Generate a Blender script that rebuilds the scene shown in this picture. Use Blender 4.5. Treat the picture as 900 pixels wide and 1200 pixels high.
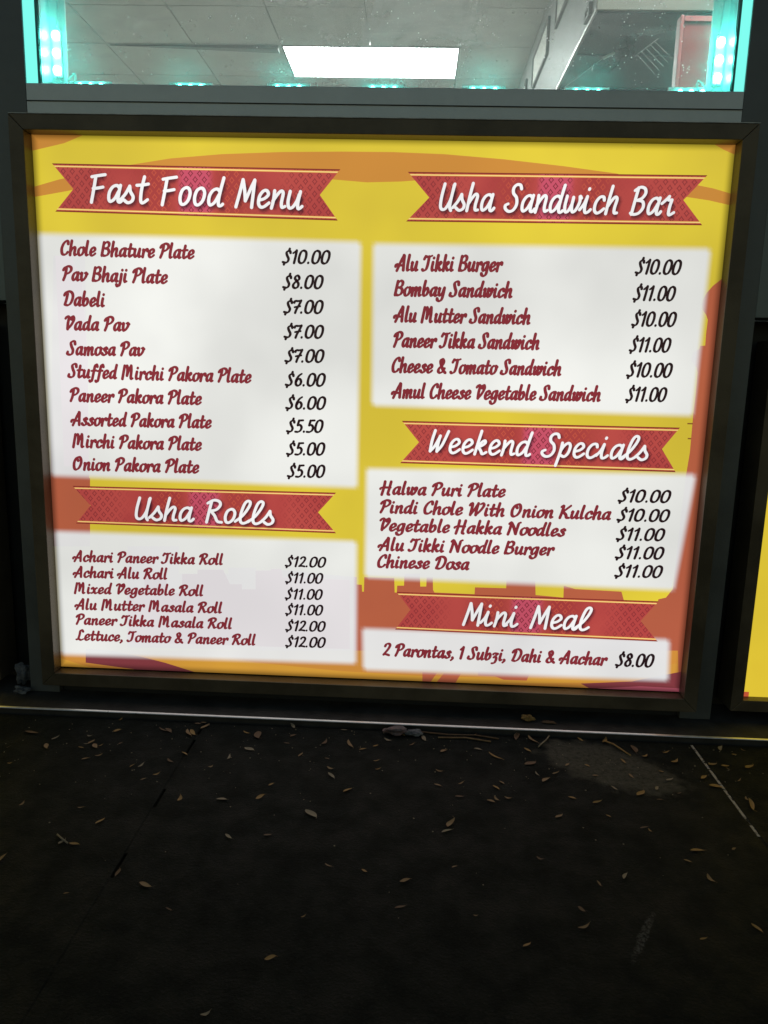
import bpy, bmesh, math, random
from mathutils import Matrix, Vector
rnd = random.Random(7)
S = bpy.context.scene
COL = S.collection
for o in list(bpy.data.objects):
    bpy.data.objects.remove(o)

# ---------------------------------------------------------------- camera (metres; the shop wall is the plane y = 0, pavement z = 0)
cam_d = bpy.data.cameras.new('camera')
cam = bpy.data.objects.new('camera', cam_d); COL.objects.link(cam); S.camera = cam
cam_d.sensor_fit = 'HORIZONTAL'; cam_d.sensor_width = 36; cam_d.lens = 35.2
cam_d.clip_start = .02; cam_d.clip_end = 500
cam.matrix_world = (Matrix.Translation((.07884, -1.37221, .65017)) @ Matrix.Rotation(math.radians(2.14), 4, 'Z')
                    @ Matrix.Rotation(math.radians(90-10.537), 4, 'X') @ Matrix.Rotation(math.radians(1.491), 4, 'Z'))
S.render.resolution_x = 768; S.render.resolution_y = 1024

# ---------------------------------------------------------------- night sky
world = bpy.data.worlds.new('World'); S.world = world; world.use_nodes = True
wn = world.node_tree
sky = wn.nodes.new('ShaderNodeTexSky'); sky.sky_type = 'NISHITA'; sky.sun_disc = False
sky.sun_elevation = math.radians(2.5); sky.sun_rotation = math.radians(20)
wn.links.new(sky.outputs[0], wn.nodes['Background'].inputs[0])
wn.nodes['Background'].inputs[1].default_value = .15
S.view_settings.view_transform = 'Standard'; S.view_settings.look = 'None'
S.view_settings.exposure = 0; S.view_settings.gamma = 1
S.render.engine = 'CYCLES'
S.cycles.max_bounces = 8; S.cycles.transparent_max_bounces = 24
# ---------------------------------------------------------------- lettering
# pen strokes on a 100-unit cap height, written upright and sheared later; '!' before a point = sharp turn
BRUSH = {
'a':(48,['39,46 32,57 20,54 10,38 8,18 15,6 26,12 35,30 40,48','!42,57 38,28 39,9 44,5 50,9']),
'b':(46,['14,98 10,60 9,24 15,7 27,7 37,22 38,42 31,54 22,50 12,30']),
'c':(40,['37,44 34,56 23,56 12,42 8,22 14,7 26,6 40,19']),
'd':(50,['39,46 32,57 20,54 10,38 8,18 15,6 26,12 35,30 40,48','!46,99 40,56 38,26 40,8 45,5 51,9']),
'e':(40,['10,25 24,29 35,41 33,54 22,57 12,44 8,22 14,7 26,6 40,19']),
'f':(36,['42,84 36,98 27,90 22,60 17,16 12,-16 4,-24 -2,-18','4,52 20,56 38,56']),
'g':(48,['39,46 32,57 20,54 10,38 8,18 15,6 26,12 35,30 40,48','!42,57 39,20 36,-12 24,-26 8,-22 4,-12']),
'h':(50,['14,99 10,50 9,4','!10,24 20,46 31,57 39,50 37,20 40,6 45,5 50,9']),
'i':(24,['12,56 9,22 13,6 18,5 24,9','D15,82']),
'j':(24,['16,56 13,8 8,-20 -4,-26 -10,-16','D19,82']),
'k':(46,['14,99 10,50 9,4','!12,24 24,34 38,50 32,58 20,38','!20,34 28,20 38,6 50,12']),
'l':(25,['15,99 10,46 10,14 15,5 24,9']),
'm':(70,['8,48 12,57 11,30 9,4','!10,24 18,46 28,57 35,50 33,24 32,4','!34,26 42,46 52,57 59,50 56,20 59,6 64,5 69,9']),
'n':(49,['8,48 12,57 11,30 9,4','!10,24 20,46 31,57 38,50 36,20 39,6 44,5 49,9']),
'o':(43,['22,57 10,44 7,22 14,6 27,6 38,22 41,42 37,56 29,55','!38,54 46,50']),
'p':(46,['10,56 8,-22','10,40 22,56 36,50 38,24 26,5 12,10']),
'r':(36,['8,48 12,57 11,30 9,4','!10,26 18,46 28,57 36,54 36,44']),
's':(38,['35,50 26,57 17,50 19,40 30,26 30,12 20,5 7,9 4,16']),
't':(34,['20,86 15,44 14,14 20,5 27,7 35,16','!2,54 18,57 36,58']),
'u':(50,['7,48 12,57 9,24 13,7 22,6 33,22 39,46','!41,57 38,22 41,6 46,5 51,9']),
'v':(43,['4,48 11,57 10,24 15,6 24,8 36,26 41,44 37,57 29,54','!39,53 46,50']),
'w':(64,['5,48 12,57 10,22 15,6 24,12 32,34 34,56','!34,52 32,20 37,6 46,9 56,32 59,54 51,57 46,48 54,42 64,48']),
'x':(46,['4,46 12,57 20,46 28,16 36,5 48,12','!43,55 34,50 16,12 4,7']),
'y':(48,['7,48 12,57 9,26 14,10 24,10 34,28 39,48','!42,57 39,16 34,-14 22,-27 6,-22 3,-12']),
'z':(42,['6,48 14,57 38,54','!38,54 12,24 !12,24 26,28 32,10 24,-16 6,-22']),
'&':(62,['50,34 38,12 22,5 9,14 13,34 34,58 38,80 27,94 16,84 22,60 42,22 58,6']),
',':(22,['12,9 13,0 4,-12']),
'.':(22,['D11,7']),
'2':(48,['8,74 16,92 32,95 41,82 32,52 6,8','!6,8 22,12 44,6']),
'1':(26,['2,74 18,94','!19,94 16,50 12,5']),
'A':(66,['48,97 36,72 22,34 10,2','!48,97 51,90 52,50 54,6','!-2,28 4,42 26,36 52,36']),
'B':(58,['16,94 12,50 8,6','20,86 34,97 49,88 46,66 26,54','!26,54 44,50 52,32 44,12 26,5 14,10']),
'C':(52,['48,78 46,94 34,96 18,76 9,44 14,12 28,5 40,10 50,24']),
'D':(66,['4,70 14,90 36,97 56,86 62,58 52,22 34,5 12,8','!26,82 20,40 12,8']),
'H':(66,['18,98 16,50 10,-2','!54,98 50,50 46,8 54,0','!-4,42 6,52 56,54']),
'T':(50,['4,74 12,92 !12,92 32,88 56,96','!36,90 32,40 24,12 8,4 0,10']),
'K':(60,['4,86 16,96 14,50 8,4','!58,98 38,74 18,50 !18,50 38,30 46,8 60,6']),
'L':(54,['46,84 38,97 26,88 22,50 14,14 2,6','!0,8 18,12 36,4 54,14']),
'M':(86,['8,2 12,50 16,96','!20,92 32,96 38,60 37,26','!37,26 48,72 60,97 !60,97 64,60 64,16 70,4 78,9']),
'N':(70,['4,84 15,96 14,50 8,4','!17,92 34,60 52,10 !52,10 56,60 60,90 70,97']),
'O':(66,['36,97 20,86 9,54 12,16 26,4 44,18 55,50 52,82 40,96 28,84 34,70']),
'P':(54,['22,86 18,40 8,4','!2,70 12,88 32,97 50,90 52,70 38,52 22,48']),
'R':(62,['22,86 18,40 8,4','!2,70 12,88 32,97 50,90 50,72 36,56 22,52','!30,54 42,24 50,6 62,12']),
'S':(52,['50,78 46,95 32,97 22,84 28,60 38,36 34,12 20,4 2,10 4,24']),
'V':(56,['2,80 12,94 24,88 20,50 20,8 !20,8 40,34 56,72 50,95 38,88 40,76']),
'W':(90,['4,78 12,94 19,84 18,40 16,6 !16,6 36,50 52,94 !52,94 48,50 48,6 !48,6 70,38 86,78 78,95 66,88']),
}
SCRIPT = {
'F':(56,['16,88 13,50 8,-2','!2,86 20,90 48,95','!10,46 26,48 44,52']),
'a':(52,['44,50 34,59 20,54 10,36 9,14 16,3 30,14 42,40','!46,60 42,28 42,6 50,2 58,12']),
's':(42,['-4,10 12,32 24,58 !24,58 28,40 39,22 36,7 22,1 8,10']),
't':(44,['28,92 22,50 22,12 30,2 46,14','!4,62 24,64 44,68']),
'o':(48,['26,60 14,50 9,26 14,5 26,3 38,18 42,42 36,57 26,60']),
'd':(54,['44,50 34,59 20,54 10,36 9,14 16,3 30,14 42,40','!52,98 46,60 42,24 44,4 52,2 58,8']),
'M':(68,['4,0 12,50 18,94 !18,94 28,56 34,22 !34,22 48,66 58,94 !58,94 58,50 58,0']),
'e':(46,['10,26 28,32 40,46 34,59 22,58 11,40 10,16 18,3 30,4 46,18']),
'n':(52,['12,60 12,30 8,0','!10,24 22,46 34,60 42,52 40,20 44,4 54,8']),
'u':(54,['11,60 8,24 14,4 26,6 38,28 43,50','!46,60 42,24 44,4 50,2 58,10']),
'U':(60,['16,94 10,50 10,16 18,3 32,8 46,40 52,90','!54,94 48,50 46,14 52,0']),
'h':(52,['18,98 12,50 8,0','!10,24 22,46 34,60 42,52 38,22 40,4 50,4']),
'S':(56,['54,82 48,95 34,96 24,84 26,66 40,50 44,26 34,6 18,1 4,10 2,22 12,28']),
'w':(68,['11,60 8,24 13,4 24,8 34,34 36,56','!36,56 34,24 40,4 52,12 62,40 60,60 66,54']),
'i':(40,['-4,12 10,34 18,60 !18,60 14,24 18,4 28,4 38,14','D21,86']),
'c':(46,['42,48 38,59 24,58 12,40 10,16 18,3 30,4 46,18']),
'B':(58,['18,94 13,50 8,0','!6,84 24,96 42,92 48,76 38,58 20,50','!20,50 42,46 48,26 36,6 18,0 4,4']),
'r':(48,['2,40 16,54 26,66 !26,66 24,54 38,54 !38,54 34,30 34,6 40,1 54,10']),
'W':(70,['16,94 10,50 9,6 !9,6 24,30 38,72 !38,72 34,40 34,6 !34,6 50,34 66,92']),
'k':(50,['20,98 14,50 8,0','!12,26 28,52 38,58 40,48 28,36 16,32 !16,32 28,16 36,2 50,10']),
'p':(50,['12,60 10,20 2,-36','!10,26 20,48 34,60 43,48 40,20 28,3 14,8']),
'l':(44,['-4,8 20,34 38,70 42,92 32,98 22,84 14,46 14,14 22,2 34,4 46,14']),
'R':(62,['18,92 13,50 8,0','!4,82 24,96 44,92 50,76 38,56 18,50 !18,50 34,30 46,6 62,2']),
}
DIGITS = {
'$':(60,['50,78 46,90 32,90 24,78 30,58 42,34 38,14 26,6 6,10','!38,92 42,108','!18,6 15,-8']),
'0':(61,['32,96 16,84 8,50 10,16 26,4 43,14 53,48 50,84 32,96']),
'1':(40,['6,76 16,84 28,96 !28,96 25,50 20,4']),
'2':(50,['10,80 20,95 36,94 43,78 32,46 4,6 !4,6 24,10 46,6']),
'5':(50,['48,95 20,93 !20,93 14,56 !14,56 30,58 42,42 38,18 22,5 2,6']),
'6':(52,['42,95 24,78 10,44 12,14 26,4 40,14 44,36 34,54 20,52 12,36']),
'7':(46,['4,80 8,92 28,92 48,96 !48,96 36,60 24,30 18,4','!10,46 26,50 46,54']),
'8':(52,['42,84 30,96 18,88 16,72 30,56 42,36 40,14 26,4 11,12 10,32 26,54 42,68 42,84']),
'.':(26,['D10,7']),
}
FONTS = {'brush':(BRUSH,22.5,12,.12,30),'script':(SCRIPT,11.8,9.6,.11,44),'digits':(DIGITS,20.5,12.5,.12,20)}

def _smooth(pts):
    out=[]
    n=len(pts)
    if n==2: return [pts[0],((pts[0][0]+pts[1][0])/2,(pts[0][1]+pts[1][1])/2),pts[1]]
    closed = pts[0]==pts[-1] and n>3
    for i in range(n-1):
        p1,p2=pts[i],pts[i+1]
        p0=pts[i-1] if i else (pts[-2] if closed else p1)
        p3=pts[i+2] if i+2<n else (pts[1] if closed else p2)
        for k in range(6):
            t=k/6
            out.append(tuple(.5*(2*p1[j]+(p2[j]-p0[j])*t+(2*p0[j]-5*p1[j]+4*p2[j]-p3[j])*t*t+(3*p1[j]-p0[j]-3*p2[j]+p3[j])*t**3) for j in (0,1)))
    out.append(pts[-1]); return out

def glyph_strokes(spec):
    res=[]
    for s in spec:
        if s[0]=='D':
            x,y=map(float,s[1:].split(',')); res.append([(x-.6,y-1.5),(x,y),(x+.6,y+1.5)]); continue
        run=[]
        for tok in s.split():
            sharp=tok[0]=='!'; x,y=map(float,tok.lstrip('!').split(','))
            if sharp and run:
                if len(run)>1: res.append(_smooth(run))
                run=[]
                if res and abs(res[-1][-1][0]-x)+abs(res[-1][-1][1]-y)<.01: pass
            run.append((x,y))
        if len(run)>1: res.append(_smooth(run))
    return res

def layout(text, font):
    """strokes of a line in font units, already sheared, and its natural width"""
    G,wt,wn,sh,sp=FONTS[font]; x=0; out=[]
    for c in text:
        if c==' ': x+=sp; continue
        adv,spec=G[c]
        for st in glyph_strokes(spec): out.append([(px+x+sh*py,py) for px,py in st])
        x+=adv+(5 if font=='brush' else 2)
    xs=[p[0] for s in out for p in s]
    return out,min(xs)-wt/2,max(xs)+wt/2

def ribbon(verts,faces,st,to_xyz,wt,wn,sx,sy,grow=0.0,z=0.0):
    """a pen stroke as a flat strip with round ends; steep strokes are heavier than level ones"""
    import math
    P=[(p[0]*sx,p[1]*sy) for p in st]
    N=len(P); base=len(verts); ws=[]
    for i in range(N):
        a=P[max(i-1,0)]; b=P[min(i+1,N-1)]
        dx,dy=b[0]-a[0],b[1]-a[1]; L=math.hypot(dx,dy) or 1e-9
        dx/=L; dy/=L
        # nib held at 30 degrees
        k=abs(dx*math.sin(.45)-dy*math.cos(.45))
        w=(wn+(wt-wn)*k)*math.sqrt(sx*sy)/2+grow
        ws.append((dx,dy,w))
        verts.append(to_xyz(P[i][0]-dy*w,P[i][1]+dx*w,z)); verts.append(to_xyz(P[i][0]+dy*w,P[i][1]-dx*w,z))
    for i in range(N-1):
        q=base+2*i; faces.append((q,q+1,q+3,q+2))
    for e in (0,N-1):
        dx,dy,w=ws[e]; sg=-1 if e==0 else 1
        c0=len(verts); K=5
        for j in range(K+1):
            an=math.pi*j/K-math.pi/2
            ex=math.cos(an)*sg*w; ey=math.sin(an)*w
            verts.append(to_xyz(P[e][0]+dx*ex-dy*ey,P[e][1]+dy*ex+dx*ey,z))
        f=tuple(range(c0,c0+K+1)); faces.append(f if e else f[::-1])
HEADINGS = [('Fast Food Menu', -0.5013, 0.8654, -0.1249, 0.859, 0.0476),('Usha Sandwich Bar', 0.1084, 0.8616, 0.5099, 0.8602, 0.0455),('Weekend Specials', 0.1059, 0.4435, 0.5017, 0.4414, 0.0432),('Usha Rolls', -0.4416, 0.301, -0.1762, 0.2993, 0.0441),('Mini Meal', 0.181, 0.1183, 0.4243, 0.1162, 0.0454)]
ITEMS = [('Chole Bhature Plate', -0.5595, 0.7747, -0.3169, 0.7729, 0.0253),
 ('Pav Bhaji Plate', -0.5591, 0.7315, -0.3658, 0.7297, 0.0256),
 ('Dabeli', -0.5588, 0.6879, -0.4808, 0.6874, 0.026),
 ('Vada Pav', -0.5587, 0.6452, -0.4364, 0.6458, 0.0255),
 ('Samosa Pav', -0.5586, 0.6009, -0.4105, 0.6027, 0.0255),
 ('Stuffed Mirchi Pakora Plate', -0.5584, 0.5608, -0.2173, 0.5597, 0.0254),
 ('Paneer Pakora Plate', -0.5566, 0.5175, -0.3088, 0.518, 0.0254),
 ('Assorted Pakora Plate', -0.5573, 0.4736, -0.2914, 0.4757, 0.0254),
 ('Mirchi Pakora Plate', -0.5561, 0.4332, -0.3104, 0.4342, 0.0253),
 ('Onion Pakora Plate', -0.5567, 0.3908, -0.316, 0.3918, 0.0256),
 ('Alu Tikki Burger', 0.0339, 0.7597, 0.2245, 0.7624, 0.0272),
 ('Bombay Sandwich', 0.0342, 0.7177, 0.244, 0.7186, 0.0267),
 ('Alu Mutter Sandwich', 0.0339, 0.6731, 0.2779, 0.6743, 0.027),
 ('Paneer Tikka Sandwich', 0.0352, 0.6294, 0.2964, 0.6313, 0.0274),
 ('Cheese & Tomato Sandwich', 0.0341, 0.585, 0.3377, 0.5869, 0.0269),
 ('Amul Cheese Vegetable Sandwich', 0.0338, 0.5396, 0.4104, 0.5437, 0.0269),
 ('Halwa Puri Plate', 0.0164, 0.3632, 0.2515, 0.3652, 0.0246),
 ('Pindi Chole With Onion Kulcha', 0.0181, 0.3286, 0.4464, 0.3294, 0.0248),
 ('Vegetable Hakka Noodles', 0.0181, 0.2945, 0.3659, 0.2952, 0.0247),
 ('Alu Tikki Noodle Burger', 0.0158, 0.2568, 0.3475, 0.2588, 0.0248),
 ('Chinese Dosa', 0.0166, 0.2237, 0.1922, 0.2252, 0.0251),
 ('Achari Paneer Tikka Roll', -0.5673, 0.2142, -0.2734, 0.2181, 0.0214),
 ('Achari Alu Roll', -0.5681, 0.1828, -0.3811, 0.1856, 0.0217),
 ('Mixed Vegetable Roll', -0.5672, 0.1508, -0.3123, 0.1551, 0.0214),
 ('Alu Mutter Masala Roll', -0.568, 0.1186, -0.2764, 0.1223, 0.0216),
 ('Paneer Tikka Masala Roll', -0.567, 0.0883, -0.2577, 0.0913, 0.0216),
 ('Lettuce, Tomato & Paneer Roll', -0.5695, 0.0559, -0.2122, 0.0602, 0.0218),
 ('2 Parontas, 1 Subzi, Dahi & Aachar', 0.0306, 0.0494, 0.461, 0.0473, 0.0258)]
PRICES = [('$10.00', -0.1644, 0.7687, -0.0768, 0.769, 0.023),
 ('$8.00', -0.1636, 0.7262, -0.0884, 0.7268, 0.0232),
 ('$7.00', -0.162, 0.6837, -0.0879, 0.6843, 0.0232),
 ('$7.00', -0.1612, 0.6407, -0.0867, 0.6414, 0.0232),
 ('$7.00', -0.1596, 0.5984, -0.0854, 0.5992, 0.0231),
 ('$6.00', -0.1588, 0.5562, -0.0826, 0.5571, 0.0233),
 ('$6.00', -0.1579, 0.5146, -0.0814, 0.5157, 0.0233),
 ('$5.50', -0.1563, 0.4725, -0.0856, 0.4738, 0.0234),
 ('$5.00', -0.1562, 0.4309, -0.082, 0.4322, 0.0235),
 ('$5.00', -0.1546, 0.3897, -0.0815, 0.391, 0.0236),
 ('$10.00', 0.4497, 0.7634, 0.53, 0.7633, 0.0247),
 ('$11.00', 0.4498, 0.7192, 0.5243, 0.7192, 0.025),
 ('$10.00', 0.4511, 0.6756, 0.5299, 0.676, 0.0251),
 ('$11.00', 0.4508, 0.6317, 0.5246, 0.632, 0.0249),
 ('$10.00', 0.4497, 0.5882, 0.5312, 0.5885, 0.0252),
 ('$11.00', 0.4517, 0.5456, 0.5255, 0.5461, 0.0252),
 ('$10.00', 0.4528, 0.3634, 0.5502, 0.3646, 0.023),
 ('$10.00', 0.4535, 0.328, 0.5517, 0.3291, 0.023),
 ('$11.00', 0.4552, 0.2919, 0.5461, 0.2933, 0.0232),
 ('$11.00', 0.4562, 0.257, 0.5479, 0.2584, 0.0233),
 ('$11.00', 0.458, 0.2219, 0.5485, 0.2231, 0.0233),
 ('$12.00', -0.1583, 0.2192, -0.0779, 0.2201, 0.02),
 ('$11.00', -0.1575, 0.1874, -0.0832, 0.1885, 0.0201),
 ('$11.00', -0.1582, 0.1553, -0.0837, 0.1566, 0.0203),
 ('$11.00', -0.1574, 0.1243, -0.0826, 0.1255, 0.0205),
 ('$12.00', -0.1573, 0.092, -0.0773, 0.0932, 0.0206),
 ('$12.00', -0.1573, 0.0598, -0.0769, 0.0607, 0.0208),
 ('$8.00', 0.4739, 0.0469, 0.5482, 0.0472, 0.0264)]
BANNERS = [[(-0.5657, 0.9275),(-0.53, 0.8861),(-0.564, 0.848),(-0.0626, 0.9254),(-0.0975, 0.8833),(-0.0658, 0.8418)],
 [(0.0534, 0.923),(0.0914, 0.8822),(0.053, 0.8425),(0.5578, 0.9253),(0.5219, 0.8852),(0.5574, 0.8452)],
 [(0.0558, 0.4995),(0.0881, 0.4617),(0.055, 0.4223),(0.5531, 0.5014),(0.5249, 0.4622),(0.5531, 0.4212)],
 [(-0.5582, 0.3608),(-0.5257, 0.3244),(-0.5553, 0.2889),(-0.0621, 0.3638),(-0.0952, 0.3257),(-0.061, 0.2869)],
 [(0.0558, 0.1776),(0.0827, 0.1433),(0.0546, 0.103),(0.5448, 0.178),(0.515, 0.1384),(0.5503, 0.0993)]]
PAPER = [[(-0.6061, 0.8107),(-0.0249, 0.8071),(-0.0234, 0.3747),(-0.5997, 0.3789)],
 [(-0.6057, 0.2722),(-0.0223, 0.2727),(-0.0193, 0.0308),(-0.6094, 0.0252)],
 [(-0.0025, 0.8047),(0.5757, 0.8072),(0.5735, 0.5232),(0.0009, 0.5257)],
 [(-0.006, 0.4102),(0.5901, 0.4177),(0.571, 0.2006),(-0.0048, 0.2038)],
 [(-0.0076, 0.1022),(0.5722, 0.1036),(0.5767, 0.0217),(-0.0042, 0.0192)]]
ARTWORK = [('orange', 1, [(-0.5984, 0.9742),(-0.506, 0.974),(-0.5427, 0.9611),(-0.5963, 0.948)]),
 ('orange', 1, [(-0.433, 0.9267),(-0.3576, 0.9389),(-0.2681, 0.9471),(-0.1645, 0.952),(-0.0616, 0.9542),(0.0262, 0.9547),(0.1135, 0.9526),(0.2152, 0.9459),(0.3167, 0.9365),(0.4108, 0.9257),(0.3758, 0.9143),(0.2605, 0.9125),(0.1442, 0.9162),(0.0421, 0.9077),(-0.0166, 0.9054),(-0.12, 0.9121),(-0.2239, 0.916),(-0.3433, 0.917)]),
 ('orange', 1, [(-0.5983, 0.8892),(-0.555, 0.9018),(-0.4937, 0.9147),(-0.4794, 0.8967),(-0.5408, 0.8831),(-0.5963, 0.8723)]),
 ('orange', 1, [(0.5624, 0.9764),(0.6018, 0.9769),(0.6009, 0.9589),(0.5818, 0.966)]),
 ('orange', 1, [(0.4907, 0.912),(0.5408, 0.9101),(0.5698, 0.9051),(0.5998, 0.8974),(0.5983, 0.8789),(0.5647, 0.8859),(0.5068, 0.8932)]),
 ('terracotta', 1, [(0.6028, 0.7691),(0.5953, 0.7583),(0.5863, 0.7467),(0.5773, 0.7351),(0.5725, 0.725),(0.5706, 0.7149),(0.5729, 0.7064),(0.5797, 0.6979),(0.5835, 0.6893),(0.5829, 0.666),(0.5835, 0.6456),(0.5748, 0.6447),(0.5738, 0.6395),(0.5641, 0.6334),(0.5618, 0.626),(0.5626, 0.6186),(0.5676, 0.6129),(0.5726, 0.6071),(0.575, 0.5982),(0.5755, 0.564),(0.5747, 0.5263),(0.5755, 0.4576),(0.5724, 0.4109),(0.5709, 0.332),(0.5693, 0.235),(0.5693, 0.2021),(0.5583, 0.1852),(0.5445, 0.1813),(0.545, 0.158),(0.5405, 0.1378),(0.5415, 0.1091),(0.5547, 0.0156),(0.5974, 0.007),(0.5974, 0.0018),(0.6018, 0.9769),(0.6021, 0.9743)]),
 ('dash', 2, [(0.5658, 0.5101),(0.5756, 0.5101),(0.5755, 0.5077),(0.566, 0.5077)]),
 ('dash', 2, [(0.5691, 0.4835),(0.5752, 0.4834),(0.5751, 0.4809),(0.5694, 0.4811)]),
 ('terracotta', 1, [(-0.5981, 0.3774),(-0.5249, 0.3764),(-0.531, 0.2448),(-0.5974, 0.2425)]),
 ('terracotta', 1, [(-0.5727, 0.7737),(-0.5155, 0.7748),(-0.5265, 0.3764),(-0.5998, 0.3773)]),
 ('terracotta', 1, [(-0.0239, 0.1889),(-0.0109, 0.1885),(-0.0099, 0.1751),(-0.0066, 0.1752),(-0.0064, 0.2037),(0.0502, 0.2042),(0.0518, 0.1758),(0.0558, 0.1759),(0.0562, 0.1894),(0.0691, 0.1899),(0.0692, 0.2132),(0.0981, 0.2143),(0.0998, 0.1893),(0.1111, 0.1898),(0.1112, 0.2081),(0.1225, 0.2085),(0.1242, 0.1836),(0.1268, 0.1787),(0.2025, 0.1782),(0.2026, 0.1916),(0.261, 0.1921),(0.2609, 0.2087),(0.3143, 0.2091),(0.3168, 0.1809),(0.3688, 0.1779),(0.368, 0.2011),(0.3898, 0.1953),(0.4755, 0.1936),(0.4817, 0.1756),(0.5449, 0.1764),(0.5454, 0.0839),(0.5891, 0.0772),(0.5899, 0.0687),(-0.0197, 0.0517)]),
 ('faint', 1, [(-0.4583, 0.2474),(-0.3596, 0.2509),(-0.3609, 0.1973),(-0.2655, 0.2008),(-0.2653, 0.2126),(-0.213, 0.2145),(-0.2132, 0.1725),(-0.164, 0.1743),(-0.164, 0.2113),(-0.1396, 0.2122),(-0.0989, 0.207),(-0.021, 0.2032),(-0.0197, 0.0517),(-0.4658, 0.0453)]),
 ('ghost', 6, [(-0.4621, 0.1459),(-0.4614, 0.163),(-0.4281, 0.1643),(-0.4273, 0.1881),(-0.3843, 0.1897),(-0.3851, 0.1591),(-0.3552, 0.1603),(-0.3543, 0.1975),(-0.3247, 0.1986),(-0.3245, 0.2071),(-0.2752, 0.2089),(-0.2624, 0.1807),(-0.2394, 0.1816),(-0.2395, 0.1715),(-0.2132, 0.1725),(-0.213, 0.2095),(-0.1836, 0.2106),(-0.1836, 0.2139),(-0.164, 0.2146),(-0.1607, 0.198),(-0.0338, 0.1977),(-0.0314, 0.0599),(-0.4654, 0.0558)]),
 ('ghost', 6, [(-0.5681, 0.7738),(-0.5403, 0.7743),(-0.5223, 0.7308),(-0.5178, 0.5963),(-0.5256, 0.3958),(-0.5726, 0.3975)]),
 ('orange', 1, [(-0.6022, 0.0326),(0.5902, 0.0823),(0.5974, 0.0018),(-0.6023, -0.002)]),
 ('burgundy', 2, [(-0.5491, 0.0383),(-0.5, 0.0369),(-0.4411, 0.027),(-0.3739, 0.0122),(-0.3354, -0.0012),(-0.4506, -0.0026),(-0.5505, 0.01)]),
 ('amber', 2, [(-0.5996, 0.0168),(-0.5727, 0.0091),(-0.5391, -0.0011),(-0.6023, -0.002)]),
 ('amber', 2, [(-0.4661, 0.0383),(-0.3144, 0.0411),(-0.214, 0.0243),(-0.0472, 0.0139),(0.1183, 0.0105),(0.2823, 0.0141),(0.4439, 0.0281),(0.591, 0.0567),(0.593, 0.0362),(0.5252, 0.0212),(0.4451, 0.0125),(0.348, 0.0065),(0.2174, 0.0026),(-0.3354, -0.0012),(-0.3991, 0.0182)]),
 ('burgundy', 2, [(0.413, 0.0085),(0.5094, 0.017),(0.5567, 0.0295),(0.5942, 0.0406),(0.5972, 0.0088),(0.5974, 0.0018),(0.4297, 0.0014)]),
 ('pink', 3, [(0.4457, 0.0047),(0.5263, 0.0082),(0.5958, 0.007),(0.5974, 0.0018),(0.4297, 0.0014)]),
 ('terracotta', 2, [(0.1098, 0.0189),(0.1378, 0.0183),(0.1268, 0.0039),(0.1384, 0.0033),(0.151, 0.018),(0.1838, 0.0186),(0.1746, 0.0042),(0.1103, 0.0031)]),
 ('terracotta', 2, [(0.2163, 0.0252),(0.3144, 0.0225),(0.3103, 0.0101),(0.2662, 0.0099),(0.2495, 0.0162),(0.2167, 0.0165)])]
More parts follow.
